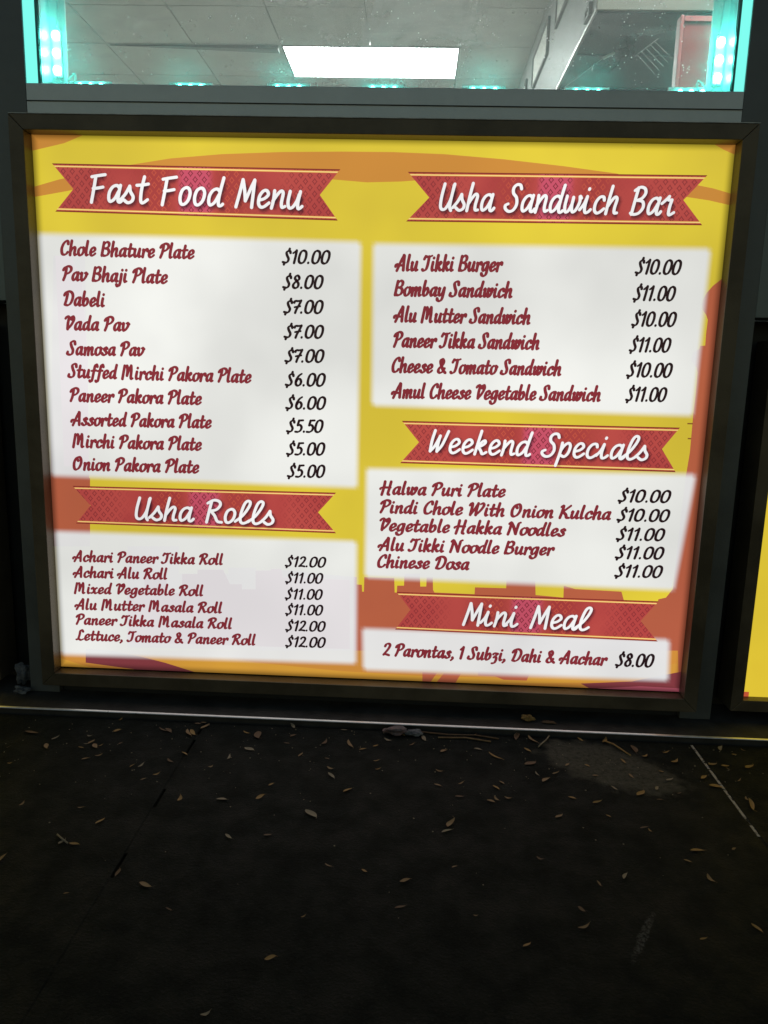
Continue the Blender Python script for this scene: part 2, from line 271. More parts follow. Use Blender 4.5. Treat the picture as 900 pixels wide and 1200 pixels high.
LEAVES = [(-0.587, -0.151, 0.0301, 0.1),(-0.6, -0.205, 0.0106, 0.85),(-0.537, -0.197, 0.0227, -0.85),(-0.535, -0.169, 0.0214, 1.38),(-0.44, -0.131, 0.0162, 0.38),(-0.451, -0.084, 0.0177, 1.28),(-0.416, -0.176, 0.0106, 0.72),(-0.453, -0.233, 0.0153, 0.55),(-0.436, -0.22, 0.0156, 0.79),(-0.311, -0.226, 0.02, -0.93),(-0.295, -0.202, 0.0198, -0.71),(-0.303, -0.125, 0.0269, -0.73),(-0.288, -0.1, 0.0238, 1.18),(-0.32, -0.27, 0.0141, 0.79),(-0.335, -0.287, 0.0122, 0.61),(-0.368, -0.248, 0.0125, 1.07),(-0.355, -0.244, 0.0172, 0.95),(-0.207, -0.116, 0.0184, -0.71),(-0.184, -0.124, 0.0331, -1.07),(-0.189, -0.177, 0.0222, -0.63),(-0.128, -0.085, 0.0226, -0.79),(-0.121, -0.121, 0.0163, 0.83),(-0.128, -0.15, 0.0134, -0.46),(-0.098, -0.187, 0.0165, 1.33),(-0.051, -0.197, 0.0121, -0.43),(-0.042, -0.227, 0.0152, -0.4),(-0.038, -0.251, 0.0224, -1.11),(-0.007, -0.292, 0.0219, 0.75),(-0.13, -0.285, 0.0125, 0.5),(-0.14, -0.322, 0.02, 0.64),(-0.197, -0.334, 0.0201, -0.1),(-0.164, -0.424, 0.0194, -0.6),(-0.11, -0.416, 0.0139, 0.37),(-0.056, -0.361, 0.0292, -1.03),(-0.016, -0.476, 0.0149, -0.74),(0.032, -0.483, 0.0104, -0.29),(-0.357, -0.403, 0.0196, 1.31),(-0.399, -0.371, 0.012, 0.08),(-0.388, -0.455, 0.0151, 1.44),(-0.37, -0.458, 0.0165, -0.24),(-0.45, -0.495, 0.0211, 1.48),(-0.288, -0.511, 0.0173, 1.75),(-0.244, -0.532, 0.0235, -0.21),(-0.2, -0.574, 0.0124, -0.24),(-0.336, -0.555, 0.0076, 0.4),(-0.036, -0.573, 0.0085, 0.79),(-0.063, -0.641, 0.015, 0.07),(-0.115, -0.719, 0.0128, 0.67),(-0.24, -0.239, 0.0106, 0.85),(-0.218, -0.206, 0.0187, 1.3),(-0.262, -0.337, 0.018, 1.63),(-0.49, -0.37, 0.015, 1.5),(-0.569, -0.257, 0.0098, 0.42),(0.029, -0.145, 0.0124, 0.24),(0.007, -0.159, 0.0168, 0.3),(0.033, -0.195, 0.0149, 0.34),(0.037, -0.223, 0.0125, 0.5),(-0.032, -0.09, 0.015, 0.07),(-0.015, -0.143, 0.033, -1.33),(-0.063, -0.141, 0.0231, 1.26),(-0.477, -0.197, 0.0132, -0.15),(-0.473, -0.182, 0.0124, 0.24),(-0.468, -0.175, 0.0181, 1.46),(-0.455, -0.189, 0.0228, -0.66),(-0.48, -0.154, 0.011, 0.09),(-0.447, -0.185, 0.012, 0.84),(-0.294, -0.08, 0.0125, 0.5),(-0.304, -0.091, 0.0136, -0.3),(-0.308, -0.129, 0.035, -1.22),(-0.349, -0.123, 0.0227, -0.72),(-0.358, -0.12, 0.0272, -0.63),(0.115, -0.109, 0.0251, -1.07),(0.093, -0.133, 0.0164, 0.66),(0.295, -0.181, 0.027, 0.68),(0.313, -0.097, 0.035, -1.25),(0.135, -0.265, 0.0149, -0.34),(0.228, -0.264, 0.0178, -0.9),(0.226, -0.296, 0.0161, -1.05),(0.244, -0.292, 0.0133, -0.23),(0.216, -0.304, 0.0161, -0.52),(0.152, -0.368, 0.0279, 1.32),(0.145, -0.387, 0.0206, 0.4),(0.27, -0.439, 0.0121, -0.43),(0.152, -0.466, 0.0103, 0.51),(0.086, -0.499, 0.0175, 0.23),(0.081, -0.548, 0.0166, 0.44),(0.339, -0.486, 0.0125, -1.07),(0.306, -0.535, 0.0121, -0.43),(0.302, -0.566, 0.0206, 0.51),(0.173, -0.556, 0.0071, 0.14),(0.229, -0.6, 0.0141, 0.79),(0.443, -0.085, 0.0291, 0.86),(0.487, -0.116, 0.0291, -1.5),(0.513, -0.19, 0.0108, -0.59),(0.458, -0.208, 0.015, -0.93),(0.458, -0.26, 0.0275, 0.99),(0.483, -0.277, 0.0122, -0.17),(0.521, -0.254, 0.01, 0.1),(0.588, -0.231, 0.0253, -0.32),(0.631, -0.16, 0.0153, 0.2),(0.631, -0.171, 0.0112, -1.11),(0.671, -0.162, 0.0255, 0.79),(0.635, -0.206, 0.0164, 0.66),(0.624, -0.263, 0.013, -1.49),(0.622, -0.282, 0.035, -1.57),(0.473, -0.429, 0.0125, -0.5),(0.491, -0.465, 0.0199, -1.26),(0.549, -0.396, 0.0104, 0.29),(0.495, -0.405, 0.0241, 0.08),(0.512, -0.553, 0.0187, -1.3),(0.44, -0.576, 0.013, 0.57),(0.443, -0.361, 0.0098, -1.15),(0.436, -0.355, 0.0165, 0.24),(0.382, -0.293, 0.0202, 0.57),(0.398, -0.213, 0.0143, 0.21),(0.345, -0.284, 0.0148, -0.49),(0.358, -0.181, 0.0144, 0.59),(0.333, -0.211, 0.0177, 0.75),(0.315, -0.335, 0.0184, 0.86),(0.39, -0.329, 0.0099, -0.79),(0.239, -0.248, 0.0135, -0.84),(0.139, -0.22, 0.0153, -0.2),(0.173, -0.254, 0.0158, 0.61),(0.168, -0.294, 0.0162, 0.38),(0.206, -0.088, 0.0152, 0.4),(0.285, -0.08, 0.0341, -1.66),(0.073, -0.1, 0.0189, -0.56),(0.05, -0.121, 0.0192, -0.49),(0.149, -0.153, 0.0178, 0.67),(0.209, -0.141, 0.0171, -0.36),(0.399, -0.089, 0.0184, -0.79),(0.391, -0.181, 0.0114, -0.66),(0.457, -0.161, 0.0164, -0.92),(0.5, -0.139, 0.0191, 0.75),(0.489, -0.244, 0.0163, 0.74),(0.519, -0.216, 0.0191, 0.82),(0.419, -0.25, 0.0163, -0.83),(0.547, -0.153, 0.0206, 0.68),(0.61, -0.159, 0.0222, 0.63),(0.579, -0.203, 0.0215, 0.48),(0.663, -0.119, 0.0103, -0.51),(0.686, -0.101, 0.012, -0.84),(0.648, -0.099, 0.0242, 1.05),(0.543, -0.12, 0.0202, 0.35),(0.313, -0.234, 0.0213, 0.72),(0.302, -0.216, 0.0191, -1.47),(0.297, -0.136, 0.0192, -1.08),(0.238, -0.163, 0.035, -0.87),(0.378, -0.468, 0.0189, 1.01)]# ---------------------------------------------------------------- helpers
def lin(r, g, b):
    f = lambda c: (c/255/12.92) if c/255 <= .04045 else ((c/255+.055)/1.055)**2.4
    return (f(r), f(g), f(b), 1)

class NT:
    def __init__(s, name):
        s.m = bpy.data.materials.new(name); s.m.use_nodes = True; s.t = s.m.node_tree; s.t.nodes.clear()
        s.out = s.n('ShaderNodeOutputMaterial')
    def n(s, ty, **kw):
        x = s.t.nodes.new(ty)
        for k, v in kw.items(): setattr(x, k, v)
        return x
    def l(s, a, b): s.t.links.new(a, b)
    def put(s, sock, v):
        if hasattr(v, 'links') or isinstance(v, bpy.types.NodeSocket): s.l(v, sock)
        else: sock.default_value = v
    def math(s, op, a, b=0.0, c=0.0, clamp=False):
        x = s.n('ShaderNodeMath', operation=op, use_clamp=clamp)
        for i, v in enumerate((a, b, c)): s.put(x.inputs[i], v)
        return x.outputs[0]
    def mix(s, f, a, b):
        x = s.n('ShaderNodeMix', data_type='RGBA')
        s.put(x.inputs[0], f); s.put(x.inputs[6], a); s.put(x.inputs[7], b)
        return x.outputs[2]
    def noise(s, vec, scale, detail=3, rough=.5, dist=0.0):
        x = s.n('ShaderNodeTexNoise'); x.inputs['Scale'].default_value = scale
        x.inputs['Detail'].default_value = detail; x.inputs['Roughness'].default_value = rough
        x.inputs['Distortion'].default_value = dist
        s.l(vec, x.inputs['Vector']); return x.outputs[0]
    def ramp(s, v, lo, hi, a=0.0, b=1.0):
        x = s.n('ShaderNodeMapRange'); x.interpolation_type = 'SMOOTHSTEP'
        s.put(x.inputs[0], v)
        for i, q in zip((1, 2, 3, 4), (lo, hi, a, b)): x.inputs[i].default_value = q
        return x.outputs[0]

def surface(name, col, rough=.5, metal=0.0, vary=.15, scale=20, bump=.0, bscale=120, col2=None, spec=.5):
    """plain material with a little colour and gloss variation and fine relief"""
    k = NT(name); p = k.n('ShaderNodeBsdfPrincipled'); tc = k.n('ShaderNodeTexCoord').outputs['Object']
    nz = k.noise(tc, scale, 4, .6)
    f = k.ramp(nz, .3, .7)
    c2 = col2 or tuple(c*(1-vary*2) for c in col[:3])+(1,)
    k.l(k.mix(f, c2, col), p.inputs['Base Color'])
    k.l(k.math('ADD', k.math('MULTIPLY', nz, .25), rough-.12), p.inputs['Roughness'])
    p.inputs['Metallic'].default_value = metal
    p.inputs['Specular IOR Level'].default_value = spec
    if bump:
        b = k.n('ShaderNodeBump'); b.inputs['Strength'].default_value = bump; b.inputs['Distance'].default_value = .002
        k.l(k.noise(tc, bscale, 5, .7), b.inputs['Height']); k.l(b.outputs[0], p.inputs['Normal'])
    k.l(p.outputs[0], k.out.inputs[0]); return k.m

def lamp_mat(name, col, strength):
    k = NT(name); e = k.n('ShaderNodeEmission'); e.inputs[0].default_value = col; e.inputs[1].default_value = strength
    k.l(e.outputs[0], k.out.inputs[0]); return k.m

def finish(name, verts, faces, mat, parent=None, smooth=False, uvs=None, alpha=None):
    me = bpy.data.meshes.new(name)
    off = parent['_o'] if parent is not None and '_o' in parent.keys() else (0, 0, 0)
    me.from_pydata([(v[0]-off[0], v[1]-off[1], v[2]-off[2]) for v in verts], [], faces)
    if mat: me.materials.append(mat)
    if smooth:
        for p in me.polygons: p.use_smooth = True
    if uvs:
        ul = me.uv_layers.new(name='UVMap')
        for lp in me.loops: ul.data[lp.index].uv = uvs[lp.vertex_index]
    if alpha:
        at = me.attributes.new('ink', 'FLOAT', 'POINT')
        for i, a in enumerate(alpha): at.data[i].value = a
    o = bpy.data.objects.new(name, me); COL.objects.link(o)
    if parent is not None: o.parent = parent
    if '_o' in (parent.keys() if parent is not None else ()): o['_o'] = (0.0, 0.0, 0.0) if False else off
    return o

def empty(name, loc, label, cat, group=None):
    o = bpy.data.objects.new(name, None); COL.objects.link(o); o.location = loc; o.empty_display_size = .05
    o['_o'] = tuple(float(c) for c in loc); o['label'] = label; o['category'] = cat
    if group: o['group'] = group
    return o

def tag(o, label, cat, group=None):
    o['label'] = label; o['category'] = cat
    if group: o['group'] = group
    return o

class G:
    """collects boxes, prisms and tubes; build() links them as one mesh"""
    def __init__(s): s.bm = bmesh.new()
    def box(s, x0, x1, y0, y1, z0, z1, bev=0.0):
        r = bmesh.ops.create_cube(s.bm, size=1)['verts']
        for v in r: v.co = Vector(((x0+x1)/2+v.co.x*(x1-x0), (y0+y1)/2+v.co.y*(y1-y0), (z0+z1)/2+v.co.z*(z1-z0)))
        if bev:
            es = list({e for v in r for e in v.link_edges})
            bmesh.ops.bevel(s.bm, geom=es, offset=bev, segments=2, affect='EDGES', profile=.6)
        return s
    def hull(s, A, B, bev=0.0):
        """prism between two matching outlines"""
        a = [s.bm.verts.new(p) for p in A]; b = [s.bm.verts.new(p) for p in B]; n = len(A)
        s.bm.faces.new(a[::-1]); s.bm.faces.new(b)
        for i in range(n): s.bm.faces.new((a[i], a[(i+1) % n], b[(i+1) % n], b[i]))
        if bev:
            es = list({e for v in a+b for e in v.link_edges})
            bmesh.ops.bevel(s.bm, geom=es, offset=bev, segments=2, affect='EDGES', profile=.6)
        return s
    def tube(s, pts, r, n=8):
        pts = [Vector(p) for p in pts]; rings = []
        for i, p in enumerate(pts):
            d = (pts[min(i+1, len(pts)-1)]-pts[max(i-1, 0)]).normalized()
            u = d.cross(Vector((0, 0, 1)) if abs(d.z) < .9 else Vector((1, 0, 0))).normalized(); w = d.cross(u)
            rr = r[i] if isinstance(r, (list, tuple)) else r
            rings.append([s.bm.verts.new(p+(u*math.cos(2*math.pi*k/n)+w*math.sin(2*math.pi*k/n))*rr) for k in range(n)])
        for a, b in zip(rings, rings[1:]):
            for k in range(n): s.bm.faces.new((a[k], a[(k+1) % n], b[(k+1) % n], b[k]))
        s.bm.faces.new(rings[0][::-1]); s.bm.faces.new(rings[-1]); return s
    def ball(s, c, r, sub=1, sc=(1, 1, 1)):
        q = bmesh.ops.create_icosphere(s.bm, subdivisions=sub, radius=r)['verts']
        for v in q: v.co = Vector((c[0]+v.co.x*sc[0], c[1]+v.co.y*sc[1], c[2]+v.co.z*sc[2]))
        return s
    def build(s, name, mat, parent=None, smooth=False):
        bmesh.ops.recalc_face_normals(s.bm, faces=s.bm.faces)
        me = bpy.data.meshes.new(name)
        if parent is not None and '_o' in parent.keys():
            bmesh.ops.translate(s.bm, verts=s.bm.verts, vec=-Vector(parent['_o']))
        s.bm.to_mesh(me); s.bm.free(); me.materials.append(mat)
        if smooth:
            for p in me.polygons: p.use_smooth = True
        o = bpy.data.objects.new(name, me); COL.objects.link(o)
        if parent is not None:
            o.parent = parent
            if '_o' in parent.keys(): o['_o'] = tuple(parent['_o'])
        return o

# ---------------------------------------------------------------- materials
ALU_TOP = surface('anodised_aluminium', (.62, .69, .71, 1), .40, .55, .08, 9, .15, 300)
BRONZE = surface('bronze_aluminium', (.15, .125, .085, 1), .42, .35, .22, 9, .25, 260)
POST = surface('dark_post_paint', (.15, .17, .175, 1), .45, .5, .1, 11, .2, 240)
CLAD = surface('dark_cladding', (.22, .27, .28, 1), .45, .5, .1, 7, .2, 240)
RECESS = surface('recess_black', (.018, .022, .025, 1), .6, 0, .2, 14)
RUBBER = surface('black_gasket', (.01, .02, .02, 1), .45, 0, .1, 30)
TRIM = surface('bright_edge_trim', (.92, .91, .88, 1), .32, .7, .08, 60, .1, 400)
EDGE_SHINE = surface('painted_edge_shine', (.85, .9, .88, 1), .5, 0, .25, 30)  # pale colour stands in for light caught by the frame edge
LEDGE = surface('ledge_concrete', (.05, .047, .042, 1), .75, 0, .25, 25, .6, 160)
CEIL = surface('ceiling_tile', (.60, .61, .56, 1), .9, 0, .06, 6, .4, 300)
GRID = surface('ceiling_grid', (.22, .23, .22, 1), .6, 0, .1, 10)
PLASTER = surface('room_plaster', (.5, .5, .46, 1), .8, 0, .06, 3)
ROOMFLOOR = surface('room_floor', (.35, .33, .3, 1), .5, 0, .1, 4)
BULK = surface('bulkhead_paint', (.34, .35, .34, 1), .5, 0, .12, 5, .2, 120)
BEIGE = surface('bulkhead_front_paint', (.20, .195, .155, 1), .6, 0, .12, 9)
HOOD = surface('dark_hood_steel', (.05, .06, .065, 1), .3, .6, .3, 6, .2, 40)
FRAMEG = surface('grey_picture_frame', (.14, .15, .14, 1), .5, 0, .1, 20)
CARD = surface('white_card', (.85, .84, .78, 1), .6, 0, .1, 26)
RED = surface('red_cabinet_paint', (.30, .015, .02, 1), .45, 0, .12, 6)
REDEDGE = surface('pale_red_edge', (.45, .12, .12, 1), .45, 0, .12, 9)
STEEL = surface('brushed_steel', (.6, .6, .58, 1), .35, .7, .1, 40)
BLACKP = surface('black_plastic', (.02, .022, .025, 1), .4, 0, .1, 20)
MODULE = surface('led_module_plastic', (.75, .8, .78, 1), .4, 0, .05, 40)
WIRE = surface('pale_wire', (.5, .6, .58, 1), .5, 0, .05, 40)
LED = lamp_mat('led_teal_glow', (.10, .95, .80, 1), 120)
LEDLOW = lamp_mat('led_teal_dim', (.10, .95, .80, 1), 38)
JAMBGLOW = lamp_mat('jamb_painted_glow', (.20, .92, .80, 1), 1.1)  # self-lit colour standing in for LED light on the aluminium jamb
TUBE = lamp_mat('fluorescent_diffuser', (.95, 1, .97, 1), 34)

def glass_mat():
    """window pane with a film of dust, specks and smears, plus bright haze painted round the middle"""
    k = NT('dusty_window_glass'); tc = k.n('ShaderNodeTexCoord').outputs['Object']
    mp = k.n('ShaderNodeMapping'); mp.inputs['Rotation'].default_value = (0, .5, 0); mp.inputs['Scale'].default_value = (1, 1, 4)
    k.l(tc, mp.inputs[0])
    smear = k.ramp(k.noise(mp.outputs[0], 5, 6, .65, .6), .48, .75)
    fine = k.ramp(k.noise(tc, 420, 3, .7), .60, .78)
    vo = k.n('ShaderNodeTexVoronoi'); vo.inputs['Scale'].default_value = 150; k.l(tc, vo.inputs['Vector'])
    speck = k.math('MULTIPLY', k.ramp(vo.outputs['Distance'], .08, .22, 1, 0), k.ramp(k.noise(tc, 60, 2), .56, .62))
    f = k.math('ADD', k.math('MULTIPLY', smear, .12), k.math('MULTIPLY', fine, .25))
    f = k.math('ADD', f, k.math('MULTIPLY', speck, .9)); f = k.math('ADD', f, .12, clamp=True)
    sx = k.n('ShaderNodeSeparateXYZ'); k.l(tc, sx.inputs[0])
    haze = k.math('MULTIPLY', k.ramp(k.math('ABSOLUTE', sx.outputs[0]), .05, .42, 1, 0), k.ramp(k.noise(tc, 7, 5, .6, .8), .3, .65, .35, 1))  # bright haze around the ceiling light, painted in as milkiness mid-pane
    f = k.math('ADD', f, k.math('MULTIPLY', haze, .20), clamp=True)
    tr = k.n('ShaderNodeBsdfTransparent'); tr.inputs[0].default_value = (.93, .96, .95, 1)
    gl = k.n('ShaderNodeBsdfGlossy'); gl.inputs['Roughness'].default_value = .03
    lw = k.n('ShaderNodeFresnel'); lw.inputs[0].default_value = 1.45
    m1 = k.n('ShaderNodeMixShader'); k.l(lw.outputs[0], m1.inputs[0]); k.l(tr.outputs[0], m1.inputs[1]); k.l(gl.outputs[0], m1.inputs[2])
    df = k.n('ShaderNodeBsdfDiffuse'); df.inputs[0].default_value = (.8, .82, .8, 1)
    tl = k.n('ShaderNodeBsdfTranslucent'); tl.inputs[0].default_value = (.85, .88, .87, 1)
    m2 = k.n('ShaderNodeMixShader'); m2.inputs[0].default_value = .75; k.l(df.outputs[0], m2.inputs[1]); k.l(tl.outputs[0], m2.inputs[2])
    m3 = k.n('ShaderNodeMixShader'); k.l(f, m3.inputs[0]); k.l(m1.outputs[0], m3.inputs[1]); k.l(m2.outputs[0], m3.inputs[2])
    k.l(m3.outputs[0], k.out.inputs[0]); return k.m
GLASS = glass_mat()

def pavement_mat():
    k = NT('dark_stained_concrete'); p = k.n('ShaderNodeBsdfPrincipled')
    g = k.n('ShaderNodeNewGeometry').outputs['Position']
    big = k.noise(g, 2.5, 5, .6); mid = k.noise(g, 18, 5, .65); fine = k.noise(g, 260, 4, .7)
    c = k.mix(k.ramp(big, .3, .7), (.0045, .0078, .0072, 1), (.0085, .0115, .0104, 1))
    c = k.mix(k.math('MULTIPLY', k.ramp(mid, .45, .75), .5), c, (.004, .005, .0048, 1))
    c = k.mix(k.math('MULTIPLY', k.ramp(fine, .55, .8), .55), c, (.045, .047, .040, 1))
    sp = k.n('ShaderNodeSeparateXYZ'); k.l(g, sp.inputs[0]); X, Yy = sp.outputs[0], sp.outputs[1]
    # pale worn patch right of the middle and a chalky scuff further out
    def blob(cx, cy, rx, ry, ang):
        ca, sa = math.cos(ang), math.sin(ang)
        dx = k.math('SUBTRACT', X, cx); dy = k.math('SUBTRACT', Yy, cy)
        u = k.math('DIVIDE', k.math('ADD', k.math('MULTIPLY', dx, ca), k.math('MULTIPLY', dy, sa)), rx)
        v = k.math('DIVIDE', k.math('SUBTRACT', k.math('MULTIPLY', dy, ca), k.math('MULTIPLY', dx, sa)), ry)
        return k.math('SQRT', k.math('ADD', k.math('MULTIPLY', u, u), k.math('MULTIPLY', v, v)))
    d = k.math('ADD', blob(.43, -.175, .125, .068, -.55), k.math('MULTIPLY', k.math('SUBTRACT', k.noise(g, 30, 5, .7), .5), 1.5))
    patch = k.math('MULTIPLY', k.ramp(d, .75, 1.15, 1, 0), k.ramp(k.noise(g, 120, 4, .7), .3, .6, .35, 1))
    c = k.mix(k.math('MULTIPLY', patch, .62), c, (.115, .112, .088, 1))
    d2 = k.math('ADD', blob(.372, -.572, .050, .0055, 1.05), k.math('MULTIPLY', k.math('SUBTRACT', k.noise(g, 70, 4, .7), .5), 2.0))
    sc = k.math('MULTIPLY', k.ramp(d2, .6, 1.1, 1, 0), k.ramp(k.noise(g, 300, 3, .7), .4, .6))
    c = k.mix(k.math('MULTIPLY', sc, .5), c, (.13, .135, .125, 1))
    k.l(c, p.inputs['Base Color'])
    k.l(k.ramp(mid, .3, .7, .62, .9), p.inputs['Roughness'])
    p.inputs['Specular IOR Level'].default_value = .12
    b = k.n('ShaderNodeBump'); b.inputs['Strength'].default_value = .9; b.inputs['Distance'].default_value = .004
    k.l(k.math('ADD', fine, k.math('MULTIPLY', mid, 1.5)), b.inputs['Height']); k.l(b.outputs[0], p.inputs['Normal'])
    k.l(p.outputs[0], k.out.inputs[0]); return k.m
PAVE = pavement_mat()

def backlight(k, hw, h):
    """how brightly the tubes behind the sheet shine through: uneven, and dimmed at the very edge as frame shadow"""
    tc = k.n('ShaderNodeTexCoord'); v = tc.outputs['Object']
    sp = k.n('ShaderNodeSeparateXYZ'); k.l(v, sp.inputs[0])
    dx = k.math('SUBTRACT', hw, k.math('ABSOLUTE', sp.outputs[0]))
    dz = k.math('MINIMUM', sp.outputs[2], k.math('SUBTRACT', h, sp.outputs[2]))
    e = k.ramp(k.math('MINIMUM', dx, dz), -.003, .014, .28, 1)  # emission dimmed near the rim as the frame's shadow
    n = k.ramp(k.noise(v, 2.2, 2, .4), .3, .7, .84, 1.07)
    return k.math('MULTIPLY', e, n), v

def print_mat(name, hw=.6, h=.9756, col=(1, 1, 1, 1), strength=1.0, alpha=None, mott=None):
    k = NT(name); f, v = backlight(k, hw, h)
    c = col
    if mott: c = k.mix(k.ramp(k.noise(v, 3.0, 3, .5), .35, .7), col, mott)
    p = k.n('ShaderNodeBsdfPrincipled'); p.inputs['Base Color'].default_value = (.03, .03, .03, 1); p.inputs['Roughness'].default_value = .35
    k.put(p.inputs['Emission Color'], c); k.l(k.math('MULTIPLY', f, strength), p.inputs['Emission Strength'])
    if alpha is not None:
        at = k.n('ShaderNodeAttribute'); at.attribute_name = 'ink'
        tr = k.n('ShaderNodeBsdfTransparent'); mx = k.n('ShaderNodeMixShader')
        k.l(k.math('MULTIPLY', k.ramp(at.outputs['Fac'], 0, 1), alpha), mx.inputs[0])
        k.l(tr.outputs[0], mx.inputs[1]); k.l(p.outputs[0], mx.inputs[2]); k.l(mx.outputs[0], k.out.inputs[0])
    else: k.l(p.outputs[0], k.out.inputs[0])
    return k.m
INK = {
 'yellow': print_mat('print_yellow', col=lin(216, 192, 58), mott=lin(232, 209, 60)),
 'orange': print_mat('print_orange', col=lin(206, 140, 58)),
 'terracotta': print_mat('print_terracotta', col=lin(190, 100, 68), mott=lin(178, 92, 66)),
 'burgundy': print_mat('print_burgundy', col=lin(128, 56, 62)),
 'amber': print_mat('print_amber', col=lin(218, 160, 56), mott=lin(206, 146, 60)),
 'pink': print_mat('print_pink', col=lin(176, 84, 100)),
 'dash': print_mat('print_dash', col=lin(140, 90, 40)),
 'faint': print_mat('print_faint', col=lin(190, 120, 130)),
 'paper': print_mat('print_white', col=lin(243, 245, 244), mott=lin(226, 228, 229), alpha=.935),
 'ghost': print_mat('print_pale_skyline', col=lin(235, 230, 232)),
 'item': print_mat('print_dark_red', col=lin(134, 42, 52)),
 'price': print_mat('print_near_black', col=lin(34, 14, 20)),
 'white': print_mat('print_heading_white', col=lin(246, 246, 246)),
 'shadow': print_mat('print_heading_shadow', col=lin(40, 16, 34), alpha=.75),
 'line_dark': print_mat('print_line_dark', col=lin(128, 42, 34)),
 'line_gold': print_mat('print_line_gold', col=lin(250, 222, 140)),
 'line_gold2': print_mat('print_line_amber', col=lin(226, 150, 70)),
}
def banner_mat():
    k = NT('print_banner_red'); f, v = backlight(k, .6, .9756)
    uv = k.n('ShaderNodeUVMap').outputs[0]; su = k.n('ShaderNodeSeparateXYZ'); k.l(uv, su.inputs[0])
    U, W = su.outputs[0], su.outputs[1]          # U metres from the banner's middle, W metres from its foot
    def star(px, pz, oz):
        a = k.math('SUBTRACT', k.math('FRACT', k.math('ADD', k.math('DIVIDE', U, px), 20+oz)), .5)
        b = k.math('SUBTRACT', k.math('FRACT', k.math('ADD', k.math('DIVIDE', W, pz), 20+oz)), .5)
        s = k.math('ADD', k.math('POWER', k.math('ABSOLUTE', a), .8), k.math('POWER', k.math('ABSOLUTE', b), .8))
        return k.ramp(k.math('ABSOLUTE', k.math('SUBTRACT', s, .34)), .03, .09, 1, 0)
    st = k.math('MAXIMUM', star(.0160, .0200, 0.0), star(.0160, .0200, .5))
    au = k.math('ABSOLUTE', U)
    ends = k.ramp(au, .13, .19); mid = k.ramp(au, .02, .035, 1, 0)
    side = k.math('MULTIPLY', k.ramp(au, .03, .05), k.ramp(au, .07, .13, 1, 0))
    base = k.mix(k.ramp(k.noise(v, 9, 2), .35, .65), lin(188, 76, 70), lin(176, 66, 64))
    base = k.mix(k.math('MULTIPLY', side, .45), base, lin(146, 48, 48))
    base = k.mix(k.math('MULTIPLY', mid, .75), base, lin(205, 84, 112))
    line = k.mix(side, lin(112, 34, 44), lin(206, 92, 66))
    amt = k.math('MULTIPLY', st, k.math('MAXIMUM', k.math('MAXIMUM', k.math('MULTIPLY', ends, .75), mid), k.math('MULTIPLY', side, .75)))
    c = k.mix(amt, base, line)
    p = k.n('ShaderNodeBsdfPrincipled'); p.inputs['Base Color'].default_value = (.03, .03, .03, 1); p.inputs['Roughness'].default_value = .35
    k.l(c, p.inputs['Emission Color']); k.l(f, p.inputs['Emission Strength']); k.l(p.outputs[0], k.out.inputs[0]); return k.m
BANNER = banner_mat()

# ---------------------------------------------------------------- pavement and ground
gr = G().box(-60, 60, -60, 60, -.3, -.007).build('ground', PAVE); gr['kind'] = 'structure'
pav = bpy.data.objects.new('pavement', None); COL.objects.link(pav); pav['kind'] = 'structure'
xs = [-2.97, -2.08, -1.185, -.293, .600, 1.49, 2.38, 3.27]
ysl = [(-.082, -.985), (-.99, -1.89), (-1.895, -2.79)]
for (ya, yb) in ysl:
    for a, b in zip(xs, xs[1:]):
        sk = .035 if abs(a-.6) < .01 else 0
        A = [(a+.002, yb, -.02), (b-.002, yb, -.02), (b-.002, ya, -.02), (a+.002, ya, -.02)]
        B = [(x, y, 0) for x, y, z in A]
        G().hull(A, B, .002).build('slab', PAVE, pav)
# pale grit lying in the right-hand joint
k_ = NT('pale_joint_grit'); p_ = k_.n('ShaderNodeBsdfPrincipled'); p_.inputs['Base Color'].default_value = (.33, .32, .29, 1); p_.inputs['Roughness'].default_value = .9
tr_ = k_.n('ShaderNodeBsdfTransparent'); mx_ = k_.n('ShaderNodeMixShader')
k_.l(k_.ramp(k_.noise(k_.n('ShaderNodeTexCoord').outputs['Object'], 45, 4, .7), .40, .52), mx_.inputs[0]); k_.l(tr_.outputs[0], mx_.inputs[1]); k_.l(p_.outputs[0], mx_.inputs[2]); k_.l(mx_.outputs[0], k_.out.inputs[0])
for ya, yb in ((-2.7, -.52), (-.47, -.36), (-.31, -.20), (-.15, -.13)): G().box(-.2945, -.2895, ya, yb, -.006, -.0001).build('joint_filler', PAVE, pav)
G().box(.5978, .6022, -.9, -.085, -.006, -.0012).build('joint_filler', PAVE, pav)
G().box(.5979, .6021, -.36, -.086, -.0011, -.0006).build('joint_filler', k_.m, pav)

# ledge the shop front stands on, with its bright metal edge
led = G().box(-2.6, 2.6, -.0745, .30, -.02, .0095, .001).build('threshold', LEDGE); led['kind'] = 'structure'
G().hull([(-2.6, -.0795, .0102), (-2.6, -.0755, .0102), (-2.6, -.0755, .0125), (-2.6, -.0788, .0117), (-2.6, -.0795, .0108)], [(2.6, -.0795, .0102), (2.6, -.0755, .0102), (2.6, -.0755, .0125), (2.6, -.0788, .0117), (2.6, -.0795, .0108)]).build('edge_trim', TRIM, led)

